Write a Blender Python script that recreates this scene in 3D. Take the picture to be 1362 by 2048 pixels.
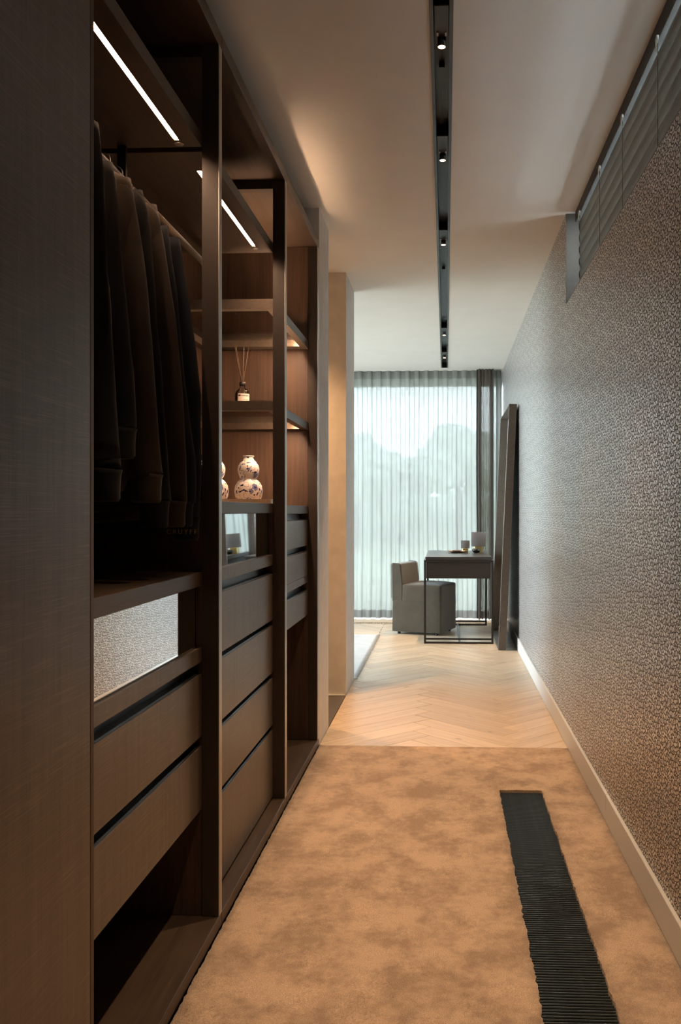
import bpy, bmesh, math, random
from mathutils import Vector, Matrix, noise as mnoise

for o in list(bpy.data.objects):
    bpy.data.objects.remove(o, do_unlink=True)
SC = bpy.context.scene
COL = SC.collection
R = math.radians

# ------------------------------------------------------------------ camera
FPX, TAN, CAMH = 1800.0, 0.045, 1.17
cam_d = bpy.data.cameras.new('camera')
cam = bpy.data.objects.new('camera', cam_d)
COL.objects.link(cam)
cam.location = (0, 0, CAMH)
cam.rotation_euler = (R(90), 0, math.atan(TAN))
cam_d.sensor_fit = 'VERTICAL'
cam_d.sensor_height = 36.0
cam_d.lens = FPX / 2048 * 36.0
cam_d.shift_x = -((891.5 - FPX * TAN) - 681) / 2048
cam_d.shift_y = (1021 - 1024) / 2048
cam_d.clip_start = 0.05
cam_d.clip_end = 300
SC.camera = cam

# ------------------------------------------------------------------ world / exposure
SKY = 10.5
W = bpy.data.worlds.new('overcast')
SC.world = W
W.use_nodes = True
wn = W.node_tree
wb = wn.nodes['Background']
wb.inputs['Color'].default_value = (0.82, 0.925, 1.0, 1)
wb.inputs['Strength'].default_value = SKY
vs = SC.view_settings
vs.view_transform = 'Standard'
vs.look = 'None'
vs.gamma = 1.0
vs.use_curve_mapping = False
vs.exposure = 0.9
try:
    SC.cycles.sample_clamp_indirect = 6.0
    SC.cycles.max_bounces = 14
    SC.cycles.diffuse_bounces = 6
    SC.cycles.glossy_bounces = 5
    SC.cycles.transparent_max_bounces = 24
    SC.cycles.transmission_bounces = 10
except Exception:
    pass

def portal(name, loc, rot, sx, sy):
    l = bpy.data.lights.new(name, 'AREA')
    l.shape = 'RECTANGLE'
    l.size, l.size_y = sx, sy
    l.cycles.is_portal = True
    o = bpy.data.objects.new(name, l)
    COL.objects.link(o)
    o.location = loc
    o.rotation_euler = rot
    return o
portal('window_portal', (-1.45, 10.12, 1.3), (R(-90), 0, 0), 4.1, 2.5)
portal('added_window_portal', (-3.88, 8.05, 1.3), (0, R(-90), 0), 2.6, 3.5)  # portal of the added bedroom window
WARM = (1.0, 0.66, 0.38)
def spot(name, loc, energy, size=70, blend=0.9, color=WARM, tilt=(0, 0), radius=0.012):
    l = bpy.data.lights.new(name, 'SPOT')
    l.energy = energy
    l.color = color
    l.spot_size = R(size)
    l.spot_blend = blend
    l.shadow_soft_size = radius
    o = bpy.data.objects.new(name, l)
    COL.objects.link(o)
    o.location = loc
    o.rotation_euler = (R(tilt[0]), R(tilt[1]), 0)
    return o

# ------------------------------------------------------------------ dimensions (metres)
XF = -0.632            # wardrobe front plane
XI = -0.680            # recessed plane of drawer fronts
XB = -1.22             # wardrobe back
XR = 0.607             # right wall
ZC = 2.68              # ceiling
Y0 = -1.0              # wall behind the camera
PA, PB = (2.485, 2.516), (3.517, 3.556)   # wardrobe frames
PE = (4.416, 4.468)
PIER = (4.468, 4.833)
PIER2 = (5.685, 6.19)
YW = 9.95              # window wall
REC = (2.215, 4.618)   # recess sill height, far jamb

# ------------------------------------------------------------------ node helpers
def new_mat(name):
    m = bpy.data.materials.new(name)
    m.use_nodes = True
    nt = m.node_tree
    return m, nt, nt.nodes['Principled BSDF'], nt.nodes['Material Output']
def N(nt, t, **kw):
    n = nt.nodes.new(t)
    for k, v in kw.items():
        if k in n.inputs:
            n.inputs[k].default_value = v
        else:
            setattr(n, k, v)
    return n
def L(nt, a, b):
    nt.links.new(a, b)
def coords(nt, scale=(1, 1, 1), rot=(0, 0, 0), kind='Object'):
    tc = N(nt, 'ShaderNodeTexCoord')
    mp = N(nt, 'ShaderNodeMapping')
    mp.inputs['Scale'].default_value = scale
    mp.inputs['Rotation'].default_value = rot
    L(nt, tc.outputs[kind], mp.inputs['Vector'])
    return mp.outputs['Vector']
def ramp(nt, fac, stops):
    r = N(nt, 'ShaderNodeValToRGB')
    els = r.color_ramp.elements
    while len(els) < len(stops):
        els.new(0.5)
    for e, (p, c) in zip(els, stops):
        e.position = p
        e.color = (*c, 1) if len(c) == 3 else c
    L(nt, fac, r.inputs['Fac'])
    return r.outputs['Color']
def noise_t(nt, vec, scale, detail=3, rough=0.5):
    n = N(nt, 'ShaderNodeTexNoise')
    n.inputs['Scale'].default_value = scale
    n.inputs['Detail'].default_value = detail
    n.inputs['Roughness'].default_value = rough
    L(nt, vec, n.inputs['Vector'])
    return n.outputs['Fac']
def math_n(nt, op, a, b=None, clamp=False):
    n = N(nt, 'ShaderNodeMath')
    n.operation = op
    n.use_clamp = clamp
    for i, v in enumerate((a, b)):
        if v is None:
            continue
        if isinstance(v, (int, float)):
            n.inputs[i].default_value = v
        else:
            L(nt, v, n.inputs[i])
    return n.outputs[0]
def mixc(nt, fac, a, b, mode='MIX'):
    n = N(nt, 'ShaderNodeMix')
    n.data_type = 'RGBA'
    n.blend_type = mode
    for sock, v in ((n.inputs[0], fac), (n.inputs[6], a), (n.inputs[7], b)):
        if isinstance(v, (int, float)):
            sock.default_value = v
        elif isinstance(v, tuple):
            sock.default_value = (*v, 1) if len(v) == 3 else v
        else:
            L(nt, v, sock)
    return n.outputs[2]
def bump(nt, b, h, strength=0.3, dist=0.002):
    n = N(nt, 'ShaderNodeBump')
    n.inputs['Strength'].default_value = strength
    n.inputs['Distance'].default_value = dist
    L(nt, h, n.inputs['Height'])
    L(nt, n.outputs['Normal'], b.inputs['Normal'])
    return n
M = {}
def plain(name, col, rough=0.5, metal=0.0, spec=0.5, grain=0.0, gscale=60):
    m, nt, b, out = new_mat(name)
    b.inputs['Base Color'].default_value = (*col, 1)
    b.inputs['Roughness'].default_value = rough
    b.inputs['Metallic'].default_value = metal
    b.inputs['Specular IOR Level'].default_value = spec
    v = coords(nt)
    f = noise_t(nt, v, gscale, 3)
    c2 = tuple(min(1, x * (1 + grain)) for x in col)
    c1 = tuple(x * (1 - grain) for x in col)
    L(nt, ramp(nt, f, [(0.3, c1), (0.7, c2)]), b.inputs['Base Color'])
    M[name] = m
    return m

def wood(name, dark, light, rough=0.42, weave=0.0, axis='Z', spec=0.5):
    """veneer with grain along an axis and an optional woven cross grain"""
    m, nt, b, out = new_mat(name)
    s = {'Z': (46, 46, 1.6), 'Y': (46, 1.6, 46), 'X': (1.6, 46, 46)}[axis]
    fine = {'Z': (420, 420, 7), 'Y': (420, 7, 420), 'X': (7, 420, 420)}[axis]
    cross = {'Z': (9, 9, 520), 'Y': (520, 9, 520), 'X': (520, 520, 9)}[axis]
    g1 = noise_t(nt, coords(nt, s), 1.0, 4, 0.6)
    g2 = noise_t(nt, coords(nt, fine), 1.0, 2, 0.5)
    wv = noise_t(nt, coords(nt, (1.3, 1.3, 0.25)), 2.5, 2)
    f = math_n(nt, 'ADD', math_n(nt, 'MULTIPLY', g1, 0.55), math_n(nt, 'MULTIPLY', g2, 0.45))
    f = math_n(nt, 'ADD', f, math_n(nt, 'MULTIPLY', math_n(nt, 'SUBTRACT', wv, 0.5), 0.35))
    col = ramp(nt, f, [(0.3, dark), (0.5, tuple((a + c) / 2 for a, c in zip(dark, light))), (0.72, light)])
    h = f
    if weave:
        c = noise_t(nt, coords(nt, cross), 1.0, 2, 0.5)
        patch = noise_t(nt, coords(nt), 5.0, 2)
        st = math_n(nt, 'MULTIPLY', math_n(nt, 'SUBTRACT', c, 0.5, True), math_n(nt, 'MULTIPLY', patch, 4 * weave))
        col = mixc(nt, st, col, tuple(min(1, x * 3.2) for x in light))
        h = math_n(nt, 'ADD', f, math_n(nt, 'MULTIPLY', c, 0.8))
    L(nt, col, b.inputs['Base Color'])
    b.inputs['Roughness'].default_value = rough
    b.inputs['Specular IOR Level'].default_value = spec
    bump(nt, b, h, 0.12, 0.001)
    M[name] = m
    return m
wood('veneer', (0.038, 0.029, 0.022), (0.110, 0.084, 0.065), 0.38, 0.5, spec=0.75)
wood('veneer_inside', (0.030, 0.017, 0.011), (0.105, 0.060, 0.038), 0.5, 0.0)
wood('veneer_flat', (0.032, 0.021, 0.014), (0.090, 0.060, 0.041), 0.42, 0.0, 'Y')
wood('desk_wood', (0.012, 0.009, 0.008), (0.030, 0.022, 0.019), 0.4, 0.0, 'X')

def oak():
    m, nt, b, out = new_mat('oak')
    oi = N(nt, 'ShaderNodeObjectInfo')
    tc = N(nt, 'ShaderNodeTexCoord')
    mp = N(nt, 'ShaderNodeMapping')
    L(nt, tc.outputs['UV'], mp.inputs['Vector'])
    mp.inputs['Scale'].default_value = (2.2, 60, 1)
    add = N(nt, 'ShaderNodeVectorMath')
    add.operation = 'ADD'
    L(nt, mp.outputs['Vector'], add.inputs[0])
    sc = N(nt, 'ShaderNodeVectorMath')
    sc.operation = 'SCALE'
    sc.inputs[0].default_value = (17, 31, 11)
    L(nt, oi.outputs['Random'], sc.inputs['Scale'])
    L(nt, sc.outputs[0], add.inputs[1])
    g = noise_t(nt, add.outputs[0], 1.0, 5, 0.6)
    col = ramp(nt, g, [(0.28, (0.44, 0.325, 0.215)), (0.5, (0.56, 0.43, 0.30)), (0.75, (0.64, 0.51, 0.37))])
    mp2 = N(nt, 'ShaderNodeMapping')
    L(nt, tc.outputs['UV'], mp2.inputs['Vector'])
    mp2.inputs['Scale'].default_value = (5, 14, 1)
    add2 = N(nt, 'ShaderNodeVectorMath')
    L(nt, mp2.outputs['Vector'], add2.inputs[0])
    L(nt, sc.outputs[0], add2.inputs[1])
    k = noise_t(nt, add2.outputs[0], 1.6, 1)
    knot = math_n(nt, 'MULTIPLY', math_n(nt, 'SUBTRACT', k, 0.72, True), 6, True)
    col = mixc(nt, knot, col, (0.23, 0.15, 0.09))
    var = math_n(nt, 'ADD', math_n(nt, 'MULTIPLY', oi.outputs['Random'], 0.22), 0.86)
    cmb = N(nt, 'ShaderNodeCombineColor')
    for i in range(3):
        L(nt, var, cmb.inputs[i])
    col = mixc(nt, 1.0, col, cmb.outputs[0], 'MULTIPLY')
    L(nt, col, b.inputs['Base Color'])
    b.inputs['Roughness'].default_value = 0.36
    bump(nt, b, g, 0.08, 0.001)
    M['oak'] = m
oak()

def carpet():
    m, nt, b, out = new_mat('carpet')
    v = coords(nt)
    big = noise_t(nt, coords(nt, (1.0, 0.8, 1)), 6.5, 6, 0.68)
    mid = noise_t(nt, v, 38, 3, 0.6)
    pile = noise_t(nt, v, 430, 2, 0.6)
    f = math_n(nt, 'ADD', math_n(nt, 'MULTIPLY', big, 0.8), math_n(nt, 'MULTIPLY', mid, 0.2))
    col = ramp(nt, f, [(0.41, (0.355, 0.252, 0.182)), (0.50, (0.470, 0.342, 0.248)), (0.58, (0.570, 0.418, 0.302))])
    sp = ramp(nt, pile, [(0.3, (0.5, 0.5, 0.5)), (0.7, (1.32, 1.32, 1.32))])
    col = mixc(nt, 1.0, col, sp, 'MULTIPLY')
    L(nt, col, b.inputs['Base Color'])
    b.inputs['Roughness'].default_value = 0.95
    b.inputs['Specular IOR Level'].default_value = 0.1
    b.inputs['Sheen Weight'].default_value = 0.25
    b.inputs['Sheen Roughness'].default_value = 0.4
    h = math_n(nt, 'ADD', pile, math_n(nt, 'MULTIPLY', big, 0.5))
    bump(nt, b, h, 0.6, 0.004)
    M['carpet'] = m
carpet()

def wallpaper():
    """embossed taupe wallpaper with a satin metallic skin: rows of small raised hooks and rings over a darker ground"""
    m, nt, b, out = new_mat('wallpaper')
    sep = N(nt, 'ShaderNodeSeparateXYZ')
    L(nt, coords(nt), sep.inputs[0])
    yy = math_n(nt, 'ADD', sep.outputs['Y'], sep.outputs['X'])
    # the design repeats every 194 x 115 mm; each 530 mm drop is hung half a repeat lower than its neighbour
    drop = math_n(nt, 'MULTIPLY', math_n(nt, 'FLOOR', math_n(nt, 'MULTIPLY', yy, 1 / 0.53)), 0.0575)
    u = math_n(nt, 'FRACT', math_n(nt, 'MULTIPLY', yy, 1 / 0.194))
    v = math_n(nt, 'FRACT', math_n(nt, 'MULTIPLY', math_n(nt, 'ADD', sep.outputs['Z'], drop), 1 / 0.115))
    def cells(sy, sz, rnd, feature):
        c = N(nt, 'ShaderNodeCombineXYZ')
        L(nt, math_n(nt, 'MULTIPLY', u, sy), c.inputs[0])
        L(nt, math_n(nt, 'MULTIPLY', v, sz), c.inputs[1])
        t = N(nt, 'ShaderNodeTexVoronoi')
        t.voronoi_dimensions = '2D'
        t.feature = feature
        t.inputs['Scale'].default_value = 1.0
        t.inputs['Randomness'].default_value = rnd
        L(nt, c.outputs[0], t.inputs['Vector'])
        return t.outputs['Distance']
    ring = math_n(nt, 'SINE', math_n(nt, 'MULTIPLY', cells(3.0, 3.0, 0.6, 'F1'), 17.0))
    rg = math_n(nt, 'MULTIPLY', math_n(nt, 'ADD', ring, 0.45), 2.6, True)
    # small raised hooks and dashes
    d = math_n(nt, 'MULTIPLY', math_n(nt, 'SUBTRACT', cells(11.0, 9.5, 1.0, 'DISTANCE_TO_EDGE'), 0.045), 8.0, True)
    h = math_n(nt, 'MULTIPLY', d, math_n(nt, 'ADD', math_n(nt, 'MULTIPLY', rg, 0.5), 0.5))
    col = ramp(nt, h, [(0.03, (0.045, 0.032, 0.026)), (0.40, (0.24, 0.205, 0.19)), (0.8, (0.90, 0.89, 0.885))])  # dark grooves carry painted relief shade on top of the darker ground
    L(nt, col, b.inputs['Base Color'])
    L(nt, math_n(nt, 'SUBTRACT', 0.62, math_n(nt, 'MULTIPLY', h, 0.335)), b.inputs['Roughness'])
    b.inputs['Metallic'].default_value = 0.62
    b.inputs['Specular IOR Level'].default_value = 0.8
    bump(nt, b, h, 0.6, 0.0009)
    M['wallpaper'] = m
wallpaper()

def fabric(name, col, rough=0.9, var=0.25, sheen=0.3, scale=240):
    m, nt, b, out = new_mat(name)
    v = coords(nt)
    big = noise_t(nt, v, 9, 3)
    wv = noise_t(nt, v, scale, 2)
    f = math_n(nt, 'ADD', math_n(nt, 'MULTIPLY', big, 0.6), math_n(nt, 'MULTIPLY', wv, 0.4))
    L(nt, ramp(nt, f, [(0.3, tuple(x * (1 - var) for x in col)), (0.7, tuple(min(1, x * (1 + var)) for x in col))]), b.inputs['Base Color'])
    b.inputs['Roughness'].default_value = rough
    b.inputs['Specular IOR Level'].default_value = 0.2
    b.inputs['Sheen Weight'].default_value = sheen
    bump(nt, b, wv, 0.3, 0.001)
    M[name] = m
fabric('cloth_black', (0.007, 0.0065, 0.007), sheen=0.06)
fabric('cloth_charcoal', (0.014, 0.013, 0.013), sheen=0.08)
fabric('cloth_brown', (0.030, 0.021, 0.015), sheen=0.10)
fabric('cloth_navy', (0.008, 0.011, 0.018), sheen=0.06)
fabric('cloth_slate', (0.011, 0.013, 0.017), sheen=0.06)
fabric('suede', (0.058, 0.046, 0.031), 0.85, 0.18, 0.35, 120)
fabric('rug_pile', (0.42, 0.425, 0.43), 0.95, 0.12, 0.2, 90)
fabric('felt', (0.13, 0.115, 0.10))

def sheer(name, col, transp, diff):
    m, nt, b, out = new_mat(name)
    nt.nodes.remove(b)
    t = N(nt, 'ShaderNodeBsdfTransparent')
    t.inputs['Color'].default_value = (0.97, 1.0, 0.99, 1)
    tl = N(nt, 'ShaderNodeBsdfTranslucent')
    tl.inputs['Color'].default_value = (*col, 1)
    df = N(nt, 'ShaderNodeBsdfDiffuse')
    df.inputs['Color'].default_value = (*diff, 1)
    wv = noise_t(nt, coords(nt, (300, 300, 18)), 1.0, 2)
    m1 = N(nt, 'ShaderNodeMixShader')
    m1.inputs[0].default_value = 0.35
    L(nt, tl.outputs[0], m1.inputs[1])
    L(nt, df.outputs[0], m1.inputs[2])
    m2 = N(nt, 'ShaderNodeMixShader')
    L(nt, math_n(nt, 'ADD', math_n(nt, 'MULTIPLY', wv, 0.12), 1 - transp - 0.06), m2.inputs[0])
    L(nt, t.outputs[0], m2.inputs[1])
    L(nt, m1.outputs[0], m2.inputs[2])
    L(nt, m2.outputs[0], out.inputs['Surface'])
    M[name] = m
sheer('sheer', (0.185, 0.185, 0.18), 0.030, (0.36, 0.36, 0.35))
sheer('sheer_double', (0.10, 0.10, 0.095), 0.02, (0.36, 0.35, 0.33))
sheer('smoked_glass', (0.26, 0.26, 0.27), 0.30, (0.20, 0.20, 0.21))
sheer('drape', (0.065, 0.052, 0.045), 0.025, (0.22, 0.18, 0.16))

def thin_glass(name, tint=(1, 1, 1), refl=1.0, rough=0.0):
    m, nt, b, out = new_mat(name)
    nt.nodes.remove(b)
    t = N(nt, 'ShaderNodeBsdfTransparent')
    t.inputs['Color'].default_value = (*tint, 1)
    g = N(nt, 'ShaderNodeBsdfGlossy')
    g.inputs['Roughness'].default_value = rough
    lw = N(nt, 'ShaderNodeFresnel')
    lw.inputs['IOR'].default_value = 1.45
    mx = N(nt, 'ShaderNodeMixShader')
    L(nt, math_n(nt, 'MULTIPLY', lw.outputs[0], refl, True), mx.inputs[0])
    L(nt, t.outputs[0], mx.inputs[1])
    L(nt, g.outputs[0], mx.inputs[2])
    L(nt, mx.outputs[0], out.inputs['Surface'])
    M[name] = m
thin_glass('glass', (0.97, 0.985, 0.98))
thin_glass('bottle_glass', (0.96, 0.95, 0.94), 1.1, 0.05)
plain('mirror', (0.86, 0.88, 0.88), 0.015, 1.0)
plain('dark_mirror', (0.72, 0.76, 0.80), 0.02, 1.0)
plain('white_paint', (0.74, 0.735, 0.70), 0.7, grain=0.03, gscale=6)
plain('ceiling_paint', (0.71, 0.685, 0.635), 0.8, grain=0.02, gscale=4)
plain('baseboard_paint', (0.60, 0.595, 0.58), 0.4, grain=0.02)
plain('pier_paint', (0.58, 0.55, 0.51), 0.62, grain=0.06, gscale=14)
plain('pier_inner', (0.46, 0.36, 0.27), 0.7, grain=0.06, gscale=14)
plain('black_metal', (0.012, 0.012, 0.013), 0.42, 0.3, grain=0.1)
plain('post_lacquer', (0.036, 0.026, 0.020), 0.42, grain=0.06)
plain('edge_metal', (0.42, 0.40, 0.37), 0.36, 0.75, grain=0.04)
plain('track_metal', (0.035, 0.037, 0.038), 0.4, 0.6, grain=0.1)
plain('grip_metal', (0.055, 0.062, 0.070), 0.32, 0.85, grain=0.1)
plain('bronze_frame', (0.13, 0.105, 0.085), 0.42, 0.55, grain=0.1)
plain('desk_metal', (0.030, 0.025, 0.022), 0.38, 0.5, grain=0.1)
plain('desk_top', (0.035, 0.032, 0.032), 0.30, grain=0.1)
plain('blind_slat', (0.17, 0.178, 0.16), 0.5, grain=0.05)
plain('blind_head', (0.05, 0.048, 0.045), 0.75, grain=0.05)
plain('clip_plastic', (0.62, 0.63, 0.60), 0.4)
plain('cord', (0.03, 0.03, 0.03), 0.8)
plain('tile_dark', (0.085, 0.07, 0.06), 0.5, grain=0.15, gscale=20)
plain('slab', (0.10, 0.075, 0.05), 0.8)
plain('grille_metal', (0.29, 0.32, 0.33), 0.30, 0.95, grain=0.1)
plain('grille_tray', (0.006, 0.006, 0.006), 0.8)
plain('grille_oak', (0.50, 0.38, 0.26), 0.5)
plain('pale_oak', (0.62, 0.47, 0.33), 0.5, grain=0.08)
plain('gold', (0.66, 0.52, 0.20), 0.3, 0.85, grain=0.05)
plain('copper', (0.40, 0.22, 0.13), 0.3, 0.85, grain=0.1)
plain('black_gloss', (0.008, 0.007, 0.009), 0.22)
plain('paper', (0.70, 0.66, 0.60), 0.8)
plain('ink', (0.03, 0.025, 0.02), 0.8)
plain('reed', (0.08, 0.055, 0.035), 0.8)
plain('gold_print', (0.45, 0.28, 0.07), 0.5, 0.2)
plain('hanger_wood', (0.03, 0.02, 0.013), 0.5)
plain('alu', (0.32, 0.29, 0.26), 0.38, 0.8)
plain('lawn', (0.42, 0.46, 0.36), 0.95, grain=0.25, gscale=2)
plain('leaf', (0.46, 0.50, 0.45), 0.9, grain=0.4, gscale=3)  # foliage kept very pale, garden haze is put into the colour
plain('bark', (0.09, 0.07, 0.05), 0.9, grain=0.3)
plain('stone', (0.42, 0.41, 0.39), 0.85, grain=0.1)

def emit(name, col, strength):
    m, nt, b, out = new_mat(name)
    b.inputs['Base Color'].default_value = (0, 0, 0, 1)
    b.inputs['Emission Color'].default_value = (*col, 1)
    b.inputs['Emission Strength'].default_value = strength
    M[name] = m
LEDC = (1.0, 0.60, 0.36)
emit('led', LEDC, 68)
emit('led_shelf', LEDC, 190)
emit('lens', (1.0, 0.62, 0.34), 14)

def porcelain():
    m, nt, b, out = new_mat('porcelain')
    v = coords(nt)
    n1 = N(nt, 'ShaderNodeTexVoronoi')
    n1.inputs['Scale'].default_value = 27
    L(nt, v, n1.inputs['Vector'])
    wob = noise_t(nt, v, 110, 2)
    flower = math_n(nt, 'LESS_THAN', math_n(nt, 'ADD', n1.outputs['Distance'], math_n(nt, 'MULTIPLY', wob, 0.45)), 0.56)
    n2 = noise_t(nt, v, 40, 1, 0.4)
    vine = math_n(nt, 'LESS_THAN', math_n(nt, 'ABSOLUTE', math_n(nt, 'SUBTRACT', n2, 0.5)), 0.012)
    n3 = noise_t(nt, v, 66, 1)
    leaf = math_n(nt, 'GREATER_THAN', n3, 0.635)
    c = mixc(nt, flower, (0.80, 0.76, 0.72), (0.20, 0.22, 0.40))
    c = mixc(nt, vine, c, (0.10, 0.09, 0.20))
    c = mixc(nt, leaf, c, (0.025, 0.02, 0.06))
    L(nt, c, b.inputs['Base Color'])
    b.inputs['Roughness'].default_value = 0.16
    b.inputs['Coat Weight'].default_value = 0.3
    M['porcelain'] = m
porcelain()

# ------------------------------------------------------------------ geometry helpers
def link(name, me, mat, parent=None):
    o = bpy.data.objects.new(name, me)
    COL.objects.link(o)
    if mat is not None and not me.materials:
        me.materials.append(M[mat] if isinstance(mat, str) else mat)
    if parent is not None:
        o.parent = parent
    return o
def origin_of(p):
    v = Vector((0, 0, 0))
    while p is not None:
        v += p.location
        p = p.parent
    return v
def from_bm(name, bm, mat, parent=None, smooth=False, local=False):
    """links a bmesh given in world coordinates (or in the parent's, if local) as one object"""
    if parent is not None and not local:
        bmesh.ops.translate(bm, verts=bm.verts, vec=-origin_of(parent))
    bmesh.ops.recalc_face_normals(bm, faces=bm.faces)
    me = bpy.data.meshes.new(name)
    if smooth:
        for f in bm.faces:
            f.smooth = True
    bm.to_mesh(me)
    bm.free()
    return link(name, me, mat, parent)
def add_box(bm, x0, x1, y0, y1, z0, z1, bev=0.0):
    r = bmesh.ops.create_cube(bm, size=1)
    vs_ = r['verts']
    bmesh.ops.scale(bm, verts=vs_, vec=(x1 - x0, y1 - y0, z1 - z0))
    bmesh.ops.translate(bm, verts=vs_, vec=((x0 + x1) / 2, (y0 + y1) / 2, (z0 + z1) / 2))
    if bev:
        es = list({e for v in vs_ for e in v.link_edges})
        bmesh.ops.bevel(bm, geom=es, offset=bev, segments=1, affect='EDGES', profile=0.5)
    return vs_
def box(name, x0, x1, y0, y1, z0, z1, mat, parent=None, bev=0.0, local=False):
    bm = bmesh.new()
    add_box(bm, x0, x1, y0, y1, z0, z1, bev)
    return from_bm(name, bm, mat, parent, local=local)
def boxes(name, lst, mat, parent=None, bev=0.0, local=False):
    bm = bmesh.new()
    for b in lst:
        add_box(bm, *b, bev)
    return from_bm(name, bm, mat, parent, local=local)
def add_lathe(bm, prof, cx, cy, z0=0, seg=40):
    rings = []
    for r, z in prof:
        rings.append([bm.verts.new((cx + max(r, 1e-5) * math.cos(2 * math.pi * i / seg), cy + max(r, 1e-5) * math.sin(2 * math.pi * i / seg), z0 + z)) for i in range(seg)])
    for a, b in zip(rings, rings[1:]):
        for i in range(seg):
            bm.faces.new((a[i], a[(i + 1) % seg], b[(i + 1) % seg], b[i]))
    return rings
def lathe(name, prof, cx, cy, z0, mat, parent=None, seg=40, smooth=True, local=False):
    bm = bmesh.new()
    add_lathe(bm, prof, cx, cy, z0, seg)
    bmesh.ops.remove_doubles(bm, verts=bm.verts, dist=1e-4)
    return from_bm(name, bm, mat, parent, smooth, local)
def add_tube(bm, pts, rads, seg=10, cap=True):
    rings = []
    for i, p in enumerate(pts):
        p = Vector(p)
        d = (Vector(pts[min(i + 1, len(pts) - 1)]) - Vector(pts[max(i - 1, 0)])).normalized()
        up = Vector((0, 1, 0)) if abs(d.y) < 0.9 else Vector((1, 0, 0))
        a = d.cross(up).normalized()
        b = d.cross(a).normalized()
        r = rads[i] if isinstance(rads, (list, tuple)) else rads
        ra, rb = r if isinstance(r, tuple) else (r, r)
        rings.append([bm.verts.new(p + a * ra * math.cos(2 * math.pi * k / seg) + b * rb * math.sin(2 * math.pi * k / seg)) for k in range(seg)])
    for a, b in zip(rings, rings[1:]):
        for k in range(seg):
            bm.faces.new((a[k], a[(k + 1) % seg], b[(k + 1) % seg], b[k]))
    if cap:
        bm.faces.new(rings[0][::-1])
        bm.faces.new(rings[-1])
    return rings
def tube(name, pts, rads, mat, parent=None, seg=10, smooth=True, local=False):
    bm = bmesh.new()
    add_tube(bm, pts, rads, seg)
    return from_bm(name, bm, mat, parent, smooth, local)
def thing(name, loc, label, cat, group=None, rotz=0):
    o = bpy.data.objects.new(name, None)
    o.empty_display_size = 0.1
    COL.objects.link(o)
    o.location = loc
    o.rotation_euler = (0, 0, rotz)
    return tag(o, label, cat, group)
def tag(o, label, cat, group=None):
    o['label'] = label
    o['category'] = cat
    if group:
        o['group'] = group
    return o
def struct(o, label=None):
    o['kind'] = 'structure'
    if label:
        o['label'] = label
    return o

# ================================================================== SETTING
# --- floor slab and herringbone planks
FL = struct(boxes('floor', [(-3.9, 0.607, 6.19, YW, -0.12, -0.022), (-1.8, 0.607, 4.46, 6.19, -0.12, -0.022), (-1.8, 0.607, Y0, 4.46, -0.12, -0.04)], 'slab'),
            'pale oak herringbone floor with carpeted near half')
PW, PL = 0.133, 0.665
def clip_poly(poly, x0, x1, y0, y1):
    for ax, lim, sgn in ((0, x0, 1), (0, x1, -1), (1, y0, 1), (1, y1, -1)):
        outp = []
        for i in range(len(poly)):
            a, b = poly[i], poly[(i + 1) % len(poly)]
            da, db = (a[ax] - lim) * sgn, (b[ax] - lim) * sgn
            if da >= 0:
                outp.append(a)
            if (da > 0 and db < 0) or (da < 0 and db > 0):
                t = da / (da - db)
                outp.append((a[0] + (b[0] - a[0]) * t, a[1] + (b[1] - a[1]) * t))
        poly = outp
        if len(poly) < 3:
            return []
    return poly
def area2(p):
    return abs(sum(p[i][0] * p[(i + 1) % len(p)][1] - p[(i + 1) % len(p)][0] * p[i][1] for i in range(len(p)))) / 2
def plank(poly, ang):
    c = (sum(p[0] for p in poly) / len(poly), sum(p[1] for p in poly) / len(poly))
    ins = 0.0016
    top = []
    for p in poly:
        d = math.hypot(p[0] - c[0], p[1] - c[1])
        k = max(0, (d - ins * 1.3) / d) if d > 0 else 1
        top.append((c[0] + (p[0] - c[0]) * k, c[1] + (p[1] - c[1]) * k))
    bm = bmesh.new()
    uv = bm.loops.layers.uv.new('UVMap')
    lo = [bm.verts.new((p[0], p[1], -0.021)) for p in poly]
    mi = [bm.verts.new((p[0], p[1], -0.0015)) for p in poly]
    hi = [bm.verts.new((p[0], p[1], 0.0)) for p in top]
    n = len(poly)
    bm.faces.new(hi)
    for i in range(n):
        j = (i + 1) % n
        bm.faces.new((mi[i], mi[j], hi[j], hi[i]))
        bm.faces.new((lo[i], lo[j], mi[j], mi[i]))
    ca, sa = math.cos(ang), math.sin(ang)
    for f in bm.faces:
        for l in f.loops:
            x, y = l.vert.co.x - c[0], l.vert.co.y - c[1]
            l[uv].uv = (x * ca + y * sa, -x * sa + y * ca)
    return from_bm('plank', bm, 'oak', FL)
def herring():
    n = PL / PW
    s2 = math.sqrt(0.5)
    cx = 0.105 - (1.5 * n - 0.5) * s2 * PW
    def tr(u, v):
        return (cx + (u - v) * s2 * PW, 4.40 + (u + v) * s2 * PW)
    g = 0.006
    for m_ in range(-3, 4):
        for k in range(-40, 60):
            ou, ov = k + m_ * n, k - m_ * n
            for rect, ang in (((0, n, 0, 1), R(45)), ((n, n + 1, 1 - n, 1), R(135))):
                u0, u1, v0, v1 = rect
                p = [tr(ou + u0 + g, ov + v0 + g), tr(ou + u1 - g, ov + v0 + g), tr(ou + u1 - g, ov + v1 - g), tr(ou + u0 + g, ov + v1 - g)]
                for cr in ((-0.630, 0.600, 4.462, 9.245), (-1.35, -0.631, 6.195, 9.245)):
                    q = clip_poly(p, *cr)
                    if q and area2(q) > 0.0006:
                        plank(q, ang)
herring()
struct(boxes('floor.001', [(-3.9, -1.352, 6.195, YW, -0.022, 0.0), (-1.351, 0.6, 9.425, YW, -0.022, 0.0)], 'pale_oak'), 'pale oak boards along the window and bedroom side')
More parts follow.
